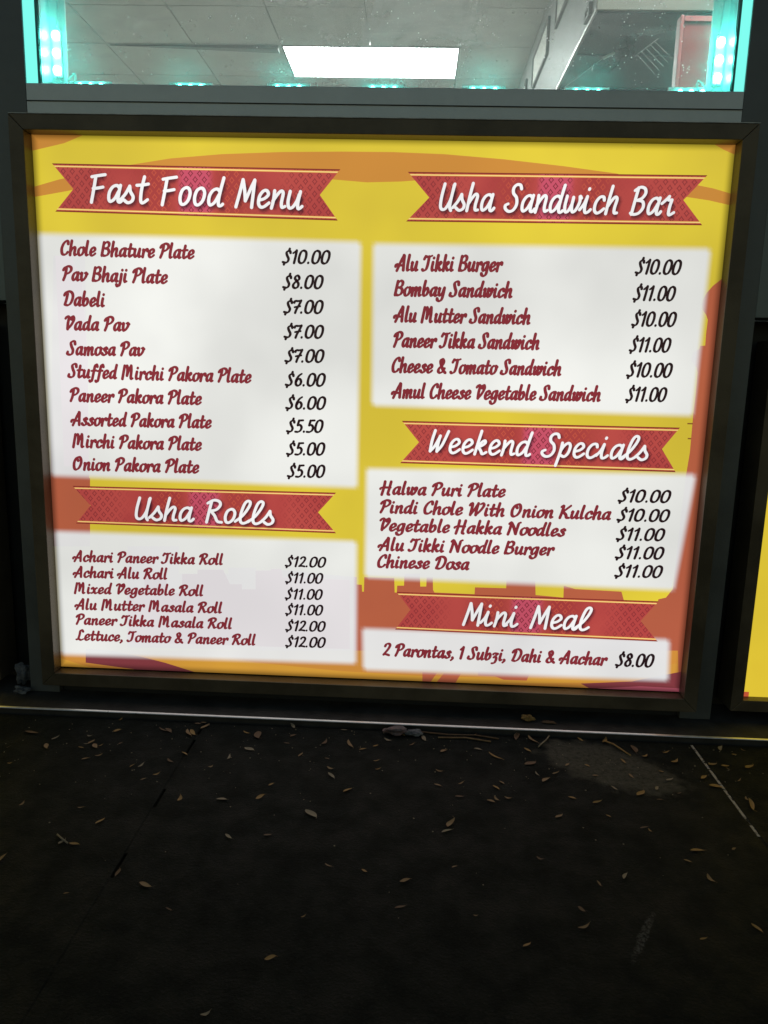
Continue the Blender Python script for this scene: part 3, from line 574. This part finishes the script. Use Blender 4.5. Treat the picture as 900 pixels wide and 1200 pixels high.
# ---------------------------------------------------------------- shop front
sf = empty('shopfront', (0, .03, .01), 'dark aluminium shop front with window above the lit menu sign', 'shop front')
for s in (-1, 1):
    a, b = sorted((s*.6065, s*.665))
    G().box(a, b, 0, .055, .0098, 2.6, .0012).build('post', POST, sf)
    a, b = sorted((s*.6655, s*1.75))
    G().box(a, b, .0015, .055, .76, 2.6, .0012).build('cladding_panel', CLAD, sf)
    G().box(a, b, .075, .09, .0098, .7595).build('recess_panel', RECESS, sf)
    a, b = sorted((s*1.751, s*1.83))
    G().box(a, b, 0, .055, .0098, 2.6, .0012).build('post', POST, sf)
G().box(-.6063, .6063, .0005, .048, 1.066, 1.1222, .0010).build('window_rail', ALU_TOP, sf)
G().box(-.6063, .6063, -.0012, .0003, 1.0935, 1.0948).build('rail_groove', RUBBER, sf)
G().box(-.6063, .6063, .012, .055, .0098, .0405).build('kick_plate', RECESS, sf)
G().box(-.6063, .6063, .0485, .12, 1.03, 1.118, .001).build('inner_sill', ALU_TOP, sf)
for s in (-1, 1):
    a, b = sorted((s*.6062, s*.5995))
    G().box(a, b, .041, .049, 1.1225, 2.5).build('gasket', RUBBER, sf)
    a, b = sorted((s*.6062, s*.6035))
    G().box(a, b, .004, .0405, 1.1226, 2.5).build('glowing_jamb', JAMBGLOW, sf)  # jamb return made to glow in place of LED light falling on it
    a, b = sorted((s*.612, s*.6068))
    G().box(a, b, .0555, .118, 1.1225, 2.5).build('window_reveal', ALU_TOP, sf)
G().box(-.5995, .5995, .0525, .0545, 1.1185, 2.5).build('pane', GLASS, sf)
G().box(-.6063, .6063, .0, .055, 2.5, 2.6).build('window_head', ALU_TOP, sf)

# ---------------------------------------------------------------- light boxes
def frame(root, x0, x1, z0, z1, yf, yb, wd, mat, bev=.0012):
    """four mitred pieces round the opening x0..x1, z0..z1"""
    c = [(x0, z0), (x1, z0), (x1, z1), (x0, z1)]
    o = [(x0-wd, z0-wd), (x1+wd, z0-wd), (x1+wd, z1+wd), (x0-wd, z1+wd)]
    for i in range(4):
        j = (i+1) % 4; q = [c[i], c[j], o[j], o[i]]
        # hair gap at the mitre
        mx = sum(p[0] for p in q)/4; mz = sum(p[1] for p in q)/4
        q = [(p[0]+(.0003 if p[0] < mx else -.0003), p[1]) if i in (0, 2) else (p[0], p[1]+(.0003 if p[1] < mz else -.0003)) for p in q]
        G().hull([(p[0], yf, p[1]) for p in q], [(p[0], yb, p[1]) for p in q], bev).build('frame_bar', mat, root)

sign = empty('menu_light_box', (0, 0, .065), 'backlit yellow fast food price menu in a dark bronze frame under the window', 'menu sign')
frame(sign, -.600, .600, .0625, 1.0390, -.03, .0, .0255, BRONZE)
# pale strip painting the LED light caught along the frame's upper front edge
G().box(-.624, .626, -.0312, -.0296, 1.0641, 1.0652).build('edge_shine', EDGE_SHINE, sign)
H0 = .065
def ink_poly(name, pts, mat, y, parent, uvs=None):
    n = len(pts)
    me = bmesh.new(); vs = [me.verts.new((p[0], y, p[1])) for p in pts]; f = me.faces.new(vs); me.normal_update()
    bmesh.ops.triangulate(me, faces=[f]); vv = [tuple(v.co) for v in me.verts]; ff = [tuple(v.index for v in g.verts) for g in me.faces if True]
    me.verts.index_update(); ff = [tuple(v.index for v in g.verts) for g in me.faces]; me.free()
    return finish(name, [(a, b, c+H0) for a, b, c in vv], ff, mat, parent, uvs=uvs)
ink_poly('print_sheet', [(-.6, 0), (.6, 0), (.6, .9756), (-.6, .9756)], INK['yellow'], -.001, sign)
def clampP(p):
    x = math.copysign(.6, p[0]) if abs(p[0]) > .593 else p[0]
    return (x, 0 if p[1] < .005 else (.9756 if p[1] > .971 else p[1]))
G().box(-.599, .599, .0005, .0115, .066, 1.039).build('cabinet_back', BLACKP, sign)
for i, (c, l, pts) in enumerate(ARTWORK):
    nm = {'orange': 'orange_shape', 'terracotta': 'skyline_shape', 'burgundy': 'burgundy_shape', 'amber': 'amber_swoosh', 'dash': 'small_dash', 'pink': 'pink_shape', 'faint': 'faint_skyline', 'ghost': 'pale_skyline'}[c]
    ink_poly(nm, [clampP(p) for p in pts], INK[c], -.0014-.0003*l-.00001*i, sign)

def soft_paper(q, y, parent, m=.0075):
    """white field with a soft edge: four rings, ink fading to nothing"""
    tl, tr, br, bl = [clampP(p) for p in q]
    P = lambda u, v: ((tl[0]*(1-u)+tr[0]*u)*(1-v)+(bl[0]*(1-u)+br[0]*u)*v, (tl[1]*(1-u)+tr[1]*u)*(1-v)+(bl[1]*(1-u)+br[1]*u)*v)
    wd = abs(tr[0]-tl[0]); hh = abs(tl[1]-bl[1]); V, A, F = [], [], []
    us = [-m/wd, m/wd, 1-m/wd, 1+m/wd]; vs = [-m/hh, m/hh, 1-m/hh, 1+m/hh]
    us = [us[0], 0, us[1], us[2], 1, us[3]]; vs = [vs[0], 0, vs[1], vs[2], 1, vs[3]]
    al = [0, .5, 1, 1, .5, 0]
    for j, v in enumerate(vs):
        for i, u in enumerate(us):
            p = P(u, v); p = (max(-.5998, min(.5998, p[0])), p[1]); V.append((p[0], y, p[1]+H0)); A.append(al[i]*al[j])
    for j in range(5):
        for i in range(5):
            a = j*6+i; F.append((a, a+6, a+7, a+1))
    return finish('white_field', V, F, INK['paper'], parent, alpha=A)
for i, q in enumerate(PAPER): soft_paper(q, -.0028-.00004*i, sign)

for bi, (tl, nl, bl, tr, nr, br) in enumerate(BANNERS):
    y = -.0033-.00002*bi
    poly = [bl, br, nr, tr, tl, nl]; cx = (tl[0]+tr[0]+bl[0]+br[0])/4
    h = ((tl[1]+tr[1])-(bl[1]+br[1]))/2
    def at(u, v): return ((bl[0]*(1-u)+br[0]*u)*(1-v)+(tl[0]*(1-u)+tr[0]*u)*v, (bl[1]*(1-u)+br[1]*u)*(1-v)+(tl[1]*(1-u)+tr[1]*u)*v)
    me_b = ink_poly('banner', poly, BANNER, y, sign, uvs=[(p[0]-cx, p[1]-(bl[1]+br[1])/2) for p in poly])
    wd = abs(tr[0]-tl[0]); nw = abs(nl[0]-tl[0])/wd; nr_ = abs(tr[0]-nr[0])/wd
    def stripe(v0, v1, mat, yy, nm):
        def ux(v): k = 1-abs(2*v-1); return nw*k, 1-nr_*k
        a0, b0 = ux(v0); a1, b1 = ux(v1)
        ink_poly(nm, [at(a0, v0), at(b0, v0), at(b1, v1), at(a1, v1)], mat, yy, me_b)
    stripe(0, .022, INK['line_dark'], y-.0002, 'border_line'); stripe(.978, 1, INK['line_dark'], y-.0002, 'border_line')
    stripe(.036, .078, INK['line_gold2'], y-.0003, 'gold_line'); stripe(.922, .964, INK['line_gold2'], y-.0003, 'gold_line')
    stripe(.046, .066, INK['line_gold'], y-.0004, 'gold_line'); stripe(.932, .952, INK['line_gold'], y-.0004, 'gold_line')

def lettering(name, row, font, ink, y, root, shadow=False, wscale=1.0):
    text, x0, z0, x1, z1, cap = row
    st, a, b = layout(text, font); GG, wt, wn_, sh, sp = FONTS[font]
    sx = math.hypot(x1-x0, z1-z0)/(b-a); sy = cap/100; ang = math.atan2(z1-z0, x1-x0); ca, sa = math.cos(ang), math.sin(ang)
    wt, wn_ = wt*wscale, wn_*wscale
    if shadow:
        V, F, A = [], [], []
        for n, s in enumerate(st):
            P = s[::3]+([s[-1]] if (len(s)-1) % 3 else []); R = cap*.20; b0 = len(V)
            for i in range(len(P)):
                p, q, r = P[max(i-1, 0)], P[i], P[min(i+1, len(P)-1)]
                dx, dy = (r[0]-p[0])*sx, (r[1]-p[1])*sy; L = math.hypot(dx, dy) or 1; dx /= L; dy /= L
                for k, al in ((-1, 0), (0, 1), (1, 0)):
                    X = (q[0]-a)*sx-dy*R*k+cap*.05; Y = q[1]*sy+dx*R*k-cap*.06
                    V.append((x0+X*ca-Y*sa, y+.0005-n*3e-6, z0+X*sa+Y*ca+H0)); A.append(al if 0 < i < len(P)-1 else al*.4)
            for i in range(len(P)-1):
                for k in (0, 1):
                    q0 = b0+3*i+k; F.append((q0, q0+1, q0+4, q0+3))
        finish(name+'_shadow', V, F, INK['shadow'], root, alpha=A)
    V, F = [], []
    for n, s in enumerate(st):
        def to(X, Y, z, n=n):
            X -= a*sx
            return (x0+X*ca-Y*sa, y-n*4e-6, z0+X*sa+Y*ca+H0)
        ribbon(V, F, s, to, wt, wn_, sx, sy)
    return finish(name, V, F, INK[ink], root)
for r in HEADINGS: lettering('heading_lettering', r, 'script', 'white', -.0050, sign, shadow=True)
for r in ITEMS: lettering('item_lettering', r, 'brush', 'item', -.0034, sign)
for r in PRICES: lettering('price_lettering', r, 'digits', 'price', -.0034, sign)

# neighbouring light boxes, mostly out of the picture
for s, lab in ((1, 'lit yellow sign box in olive frame, cut off at right picture edge'), (-1, 'brown framed sign box cut off at the left picture edge')):
    nb = empty('sign_light_box', (s*1.2, 0, .02), lab, 'sign')
    x0, x1 = sorted((s*(.7215 if s > 0 else .745), s*1.69))
    frame(nb, x0, x1, .0535, .700, -.004, .06, .0225, BRONZE)
    yy = .016
    kk = print_mat('print_yellow_'+('right' if s > 0 else 'left'), hw=.485, h=.66, col=lin(236, 208, 58), mott=lin(222, 190, 52))
    G().box(x0-.001, x1+.001, yy+.0006, .07, .050, .702).build('cabinet_back', BLACKP, nb)
    kt = print_mat('print_red_'+('right' if s > 0 else 'left'), hw=.485, h=.66, col=lin(196, 84, 54))
    finish('print_sheet', [(x0, yy, .052), (x1, yy, .052), (x1, yy, .701), (x0, yy, .701)], [(0, 1, 2, 3)], kk, nb)
    for q in range(12):
        xa = x0+.0+.05*q; hh = .010+.012*(q*7 % 5 > 2)+(.004 if q % 3 else 0)
        if q == 1: continue
        xb = xa+(.018 if q == 0 else .035)
        finish('skyline_shape', [(xa, yy-.0004, .0521), (xb, yy-.0004, .0521), (xb, yy-.0004, .053+hh), (xa, yy-.0004, .053+hh)], [(0, 1, 2, 3)], kt, nb)

# ---------------------------------------------------------------- LED strings in the window
led_proto = None
def led_module(root, cx, cy, cz, vertical):
    a, b = (.008, .040) if vertical else (.040, .008)
    m = G().box(cx-a, cx+a, cy+.002, cy+.007, cz-b, cz+b, .0012).build('led_module', MODULE, root)
    for k in (-1, 0, 1):
        px, pz = (cx, cz+k*.029) if vertical else (cx+k*.0195, cz)
        G().ball((px, cy-.001, pz), .0072 if vertical else .0040, 2, (1, .6, 1)).build('led', LED if vertical else LEDLOW, m, smooth=True)
    return m
for s, lab in ((-1, 'teal LED strip running up the left side of the window'), (1, 'teal LED strip running up the right side of the window')):
    r = empty('led_strip', (s*.595, .1, 1.12), lab, 'LED light', 'LED strips round the window')
    a, b = sorted((s*.6068, s*.578))
    G().box(a, b, .1035, .1075, 1.1225, 2.5).build('backing_strip', MODULE, r)
    for q in range(7): led_module(r, s*.594, .0965, 1.206+.18*q, True)
    G().tube([(s*.592+.002*math.sin(z*40), .0995, z) for z in [1.25+.02*i for i in range(60)]], .0016, 6).build('wire', WIRE, r)
    lp = [(s*(.575-.018*math.sin(t*.6)), .095-.002*t, 1.158+.012*math.sin(t)) for t in [i*.35 for i in range(20)]]
    G().tube(lp, .0013, 6).build('wire', WIRE, r, smooth=True)
r = empty('led_strip', (0, .1, 1.118), 'teal LED strip lying along the bottom sill of the window', 'LED light', 'LED strips round the window')
G().box(-.577, .577, .108, .112, 1.119, 1.1545).build('backing_strip', BLACKP, r)
for cx in (-.53, -.352, -.17, .012, .193, .376, .552):
    led_module(r, cx+rnd.uniform(-.01, .01), .0975, 1.1535+rnd.uniform(-.001, .001), False)
G().tube([(-.57+.03*i, .101, 1.151+.0015*math.sin(i*1.7)) for i in range(39)], .0015, 6).build('wire', WIRE, r)

# ---------------------------------------------------------------- room behind the window
ZC = 2.70
def st(o): o['kind'] = 'structure'; return o
st(G().box(-4, 4, .12, 9, -.05, .0).build('room_floor', ROOMFLOOR))
st(G().box(-4.1, -4, .12, 9, 0, ZC).build('wall_left', PLASTER))
st(G().box(4, 4.1, .12, 9, 0, ZC).build('wall_right', PLASTER))
st(G().box(-4, 4, 9, 9.1, 0, ZC).build('wall_back', PLASTER))
st(G().box(-4, 4, .13, .2, 0, 1.028).build('wall_front', PLASTER))
ce = bpy.data.objects.new('ceiling', None); COL.objects.link(ce); ce['kind'] = 'structure'
PX, PY = .573, .52
tile_me = {}
NX0, NX1, NY0, NY1 = -7, 7, -6, 11
FIX = {(-1.5, 0)}
lights = [(1, 0), (1, 6), (-4, 0), (-4, 6), (5, 3), (4, -6)]  # first is in view; rest are unseen, added to brighten room, cabinet and glass
skip = set()
for lx, ly in lights: skip |= {(lx, ly), (lx+1, ly)}
base_x, base_y = .29-3*PX, 3.888
gm = G(); G().box(-4.05, 4.05, .3, 9, ZC+.02, ZC+.06).build('ceiling_slab', GRID, ce)
for i in range(-4, 9):
    for j in range(-6, 10):
        x0, y0 = base_x+i*PX, base_y+j*PY
        if (i, j) in skip or y0 < .4 or x0 > 3.9 or x0 < -4: continue
        dz = rnd.uniform(-.0015, .0015)
        key = rnd.randint(0, 5)
        if key not in tile_me:
            o = G().box(.004, PX-.004, .004, PY-.004, 0, .012, .002).build('ceiling_tile', CEIL, ce); tile_me[key] = o.data
        else:
            o = bpy.data.objects.new('ceiling_tile', tile_me[key]); COL.objects.link(o); o.parent = ce
        o.location = (x0, y0, ZC+dz)
# one tile sits askew beside the light
G().hull([(base_x-1.0*PX+.02, base_y+.012, ZC-.004), (base_x+PX-.02, base_y-.012, ZC-.03), (base_x+PX-.02, base_y+.0, ZC-.001), (base_x-PX+.02, base_y+.016, ZC-.001)],
         [(base_x-1.0*PX+.02, base_y+.022, ZC-.004), (base_x+PX-.02, base_y+.05, ZC-.03), (base_x+PX-.02, base_y+.06, ZC-.001), (base_x-PX+.02, base_y+.03, ZC-.001)]).build('sagging_strip', FRAMEG, ce)
for n, (lx, ly) in enumerate(lights):
    x0, y0 = base_x+lx*PX, base_y+ly*PY
    t = empty('ceiling_light', (x0+PX, y0+PY/2, ZC), ['bright fluorescent ceiling panel seen through the window', 'unseen ceiling panel added deeper in the room behind the first', 'unseen ceiling panel added over the left of the room', 'unseen ceiling panel added at the far left of the room', 'unseen ceiling panel added above the right side of the room', 'unseen ceiling panel added behind the window to light the red cabinet'][n], 'ceiling light', 'fluorescent ceiling panels')
    G().box(x0+.01, x0+2*PX-.01, y0+.01, y0+PY-.01, ZC-.002, ZC+.004).build('diffuser', TUBE, t)
    fr = G()
    fr.box(x0-.002, x0+2*PX+.002, y0-.002, y0+.0098, ZC-.006, ZC+.006).box(x0-.002, x0+2*PX+.002, y0+PY-.0098, y0+PY+.002, ZC-.006, ZC+.006)
    fr.box(x0-.002, x0+.0098, y0+.0099, y0+PY-.0099, ZC-.006, ZC+.006).box(x0+2*PX-.0098, x0+2*PX+.002, y0+.0099, y0+PY-.0099, ZC-.006, ZC+.006)
    fr.build('light_frame', GRID, t)

# bulkhead with framed cards on its left face and a dark hood underneath
bk = empty('bulkhead', (1.9, 4, 2.083), 'grey bulkhead hanging from the ceiling on the right inside the window', 'bulkhead')
G().box(.745, 3.95, 1.96, 8.9, 2.10, 2.698, .004).build('body', BULK, bk)
G().box(.747, 3.95, 1.945, 1.9595, 2.083, 2.698, .002).build('front_panel', BEIGE, bk)
G().box(.752, 3.95, 1.962, 8.8, 2.078, 2.0995, .002).build('hood_underside', HOOD, bk)
G().box(.741, .7515, 1.96, 8.8, 2.080, 2.094, .001).build('edge_strip', STEEL, bk)
for yy in (2.35, 2.75, 3.2, 3.7): G().box(.755, 3.9, yy, yy+.012, 2.070, 2.0779, .001).build('hood_rib', BLACKP, bk)
pics = [(3.16, 3.72, 2.385, 2.575, 'large framed white card on the bulkhead, middle of the row'), (2.52, 2.92, 2.41, 2.66, 'framed white card nearest the window on the bulkhead'), (4.0, 4.5, 2.385, 2.56, 'far framed white card low on the bulkhead'), (2.03, 2.12, 2.10, 2.15, 'small white label at the bulkhead corner')]
for a, b, c, d, lab in pics:
    t = empty('framed_card', (.745, (a+b)/2, c), lab, 'picture')
    fr = G().box(.730, .7445, a, b, c, c+.014).box(.730, .7445, a, b, d-.014, d).box(.730, .7445, a, a+.02, c+.0141, d-.0141).box(.730, .7445, b-.02, b, c+.0141, d-.0141)
    fr.build('frame', FRAMEG, t)
    G().box(.737, .7443, a+.0201, b-.0201, c+.0141, d-.0141).build('card', CARD, t)
# red cabinet
rc = empty('red_cabinet', (1.25, 1.65, 0), 'tall dark red cabinet standing inside the right side of the window', 'cabinet')
G().box(.955, 1.60, 1.50, 1.54, 0, 1.872, .004).build('body', RED, rc)
G().box(.942, .9545, 1.495, 1.54, 0, 1.876, .004).build('side_panel', REDEDGE, rc)
G().box(.9552, 1.60, 1.494, 1.4995, 1.855, 1.872, .001).build('door_seam', REDEDGE, rc)
# wire rack hanging beside it
wr = empty('wire_rack', (.9, 1.9, 1.75), 'steel wire rack leaning left of the red cabinet', 'rack')
for q in range(5):
    x = .905+q*.016
    G().tube([(x, 1.90, 1.905+q*.012), (x+.075, 1.90, 1.835+q*.014)], .0013, 6).build('rod', GRID, wr)
G().tube([(.90, 1.905, 1.90), (.985, 1.905, 1.965)], .002, 6).build('rail', FRAMEG, wr)
# thin lamp arm
la = empty('lamp_arm', (.683, 2.2, 1.88), 'thin pale swing arm with white tip rising behind the window sill', 'lamp')
G().tube([(.675, 2.2, 1.80), (.683, 2.2, 1.888), (.839, 2.2, 2.004)], .0022, 6).build('arm', STEEL, la)
G().tube([(.839, 2.2, 2.004), (.885, 2.2, 2.025)], [.007, .0065], 8).build('tip', CARD, la)
# dark lumps under the hood, standing in for an outside reflection in the glass
hf = empty('reflection_shape', (.93, 2.2, 2.08), 'dark rounded shape under the bulkhead standing in for a reflection in the glass', 'reflection stand-in')
hg = G()
for q in range(9): hg.ball((.925+rnd.uniform(-.03, .03), 2.2+rnd.uniform(-.02, .02), 2.13-.01*q+rnd.uniform(-.01, .01)-.03), .022, 2)
hg.build('body', BLACKP, hf, smooth=True)
G().tube([(.925, 2.2, 2.03), (.90, 2.2, 1.98), (.87, 2.21, 1.96), (.80, 2.21, 1.97)], [.006, .005, .012, .02], 8).build('reflection_arm', BLACKP, hf, smooth=True)

# ---------------------------------------------------------------- fallen leaves and litter
def leaf_mat(n, c, c2):
    return surface(n, c, .65, 0, .1, 90, .3, 300, col2=c2)
LM = [leaf_mat('leaf_tan', (.27, .18, .08, 1), (.18, .11, .05, 1)), leaf_mat('leaf_ochre', (.34, .21, .06, 1), (.22, .13, .04, 1)),
      leaf_mat('leaf_pale', (.28, .24, .16, 1), (.18, .15, .10, 1)), leaf_mat('leaf_brown', (.15, .085, .04, 1), (.09, .055, .03, 1))]
LN = ['tan', 'ochre', 'pale', 'brown']
leaf_me = []
for v in range(6):
    wdt = (.30, .22, .36, .26, .18, .32)[v]; curl = (.10, .22, .05, .30, .15, .12)[v]; N = 8
    V, F = [], []
    for i in range(N+1):
        t = i/N; w_ = wdt/2*math.sin(math.pi*t)**.8*(1.15-.4*t)+.004
        bend = curl*(2*t-1)**2*.5; side = .10*math.sin(t*3+v)
        V += [(t-.5, side-w_, bend+w_*.35+.01), (t-.5, side, bend+.005), (t-.5, side+w_, bend+w_*(.5 if v % 2 else .2)+.01)]
    for i in range(N):
        for k in (0, 1): q = i*3+k; F.append((q, q+3, q+4, q+1))
    V += [(.5, .0+.10*math.sin(3+v), curl*.5), (.64, .03, curl*.5+.01), (.64, .045, curl*.5+.01), (.5, .02+.10*math.sin(3+v), curl*.5)]
    F.append((len(V)-4, len(V)-3, len(V)-2, len(V)-1))
    for mi in range(4):
        me = bpy.data.meshes.new('fallen_leaf'); me.from_pydata(V, [], F); me.materials.append(LM[mi])
        for p in me.polygons: p.use_smooth = True
        leaf_me.append(me)
def where(x, y):
    a = 'near the ledge' if y > -.16 else ('midway out' if y > -.36 else 'far out')
    b = 'left of the dark joint' if x < -.293 else ('under the left menu column' if x < .12 else ('around the worn patch' if x < .6 else 'right of the pale joint'))
    return a+' '+b
ORD = 'first second third fourth fifth sixth seventh eighth ninth tenth eleventh twelfth'.split()
placed = {}
for i, (x, y, ln, an) in enumerate(LEAVES):
    v = rnd.randrange(6); mi = rnd.choice((0, 0, 1, 1, 2, 3))
    o = bpy.data.objects.new('fallen_leaf', leaf_me[v*4+mi]); COL.objects.link(o)
    y = min(y, -.086)
    o.location = (x, y, .0012); o.rotation_euler = (rnd.uniform(-.15, .15), rnd.uniform(-.08, .08), an)
    ln *= .86; o.scale = (ln, ln*rnd.uniform(.8, 1.5), ln)
    size = 'long' if ln > .026 else ('medium' if ln > .018 else 'small')
    placed.setdefault('%s dry %s leaf %s' % (size, LN[mi], where(x, y)), []).append(o)
for lab, os_ in placed.items():
    os_.sort(key=lambda o: o.location.x)
    for q, o in enumerate(os_):
        tag(o, lab if len(os_) == 1 else lab+', %s from the left' % ORD[q], 'leaf', 'dry leaves scattered on the pavement')
# grit and crumbs
gg = G()
for i in range(260):
    x = rnd.uniform(-.75, .85); y = -.088-abs(rnd.gauss(0, .16)); s_ = rnd.uniform(.0004, .0012)
    q = bmesh.ops.create_icosphere(gg.bm, subdivisions=1, radius=s_)['verts']
    for w_ in q: w_.co = Vector((x+w_.co.x*rnd.uniform(.7, 1.6), y+w_.co.y, .0006+w_.co.z*.7))
o = gg.build('grit', LM[2]); o['kind'] = 'stuff'; o['label'] = 'pale crumbs and grit scattered over the pavement'
# twigs
for pts, lab, m in (([(.344, -.083, .004), (.336, -.098, .003), (.325, -.112, .002), (.318, -.124, .002)], 'short pale curved straw by the ledge edge, right of centre', LM[2]),
                    ([(-.402, -.440, .002), (-.392, -.449, .003), (-.379, -.458, .002)], 'tiny pale splinter at the left middle of the pavement', LM[2]),
                    ([(.44, -.09, .003), (.455, -.105, .004), (.468, -.125, .002), (.476, -.14, .002)], 'thin ochre stem touching the top of the worn patch', LM[1]),
                    ([(.10, -.085, .002), (.16, -.094, .003), (.21, -.090, .002), (.25, -.1, .002)], 'long thin dark stem lying along the ledge, centre', LM[3]),
                    ([(.14, -.105, .002), (.19, -.103, .003), (.235, -.112, .002)], 'thin tan stem below the crumpled wrapper', LM[0])):
    tag(G().tube(pts, .0013, 6).build('straw', m, smooth=True), lab, 'twig')
def crumple(name, c, r, sc, mat, lab, cat, seed, amp=.45):
    q = random.Random(seed); b = bmesh.new(); bmesh.ops.create_icosphere(b, subdivisions=3, radius=r)
    off = [(Vector((q.uniform(-1, 1), q.uniform(-1, 1), q.uniform(-1, 1))).normalized(), q.uniform(.3, 1)) for _ in range(26)]
    for v in b.verts:
        n = v.co.normalized(); d = max(max(0, n.dot(a))**6*w_ for a, w_ in off)
        v.co = Vector((n.x*sc[0], n.y*sc[1], n.z*sc[2]))*r*(1-amp+amp*d*1.6)
    mz = min(v.co.z for v in b.verts)
    for v in b.verts: v.co.z -= mz
    me = bpy.data.meshes.new(name); b.to_mesh(me); b.free(); me.materials.append(mat)
    o = bpy.data.objects.new(name, me); COL.objects.link(o); o.location = c; tag(o, lab, cat); return o
PINKP = surface('pinkish_wrapper', (.20, .12, .12, 1), .5, 0, .3, 120, .4, 300, col2=(.05, .06, .07, 1))
DUST = surface('grey_fluff', (.20, .21, .22, 1), .9, 0, .3, 90, .8, 300, col2=(.05, .06, .08, 1))
crumple('crumpled_wrapper', (.062, -.098, .0005), .016, (1.5, .6, .55), PINKP, 'crumpled pinkish wrapper on the pavement just below the ledge', 'litter', 3)
crumple('crumpled_wrapper', (.098, -.098, .0005), .011, (1.6, .7, .5), DUST, 'small dark crumpled scrap beside the pinkish wrapper', 'litter', 5)
crumple('curled_leaf', (.312, -.040, .0095), .011, (1.2, .6, .6), LM[1], 'curled ochre leaf lying on the ledge under the menu frame', 'leaf', 8)
crumple('curled_leaf', (.350, -.045, .0095), .010, (1.5, .5, .3), LM[3], 'dark brown curled leaf on the ledge beside the ochre one', 'leaf', 9)
crumple('fluff_ball', (-.692, .022, .0098), .020, (.8, .8, 1.3), DUST, 'grey ball of dust and fluff in the gap left of the menu', 'debris', 11, .6)
crumple('fluff_ball', (-.675, -.012, .0098), .013, (1.3, .8, .6), DUST, 'low dark clump of dust below the grey fluff ball', 'debris', 12, .6)
for o in list(bpy.data.objects):
    if '_o' in o.keys(): del o['_o']
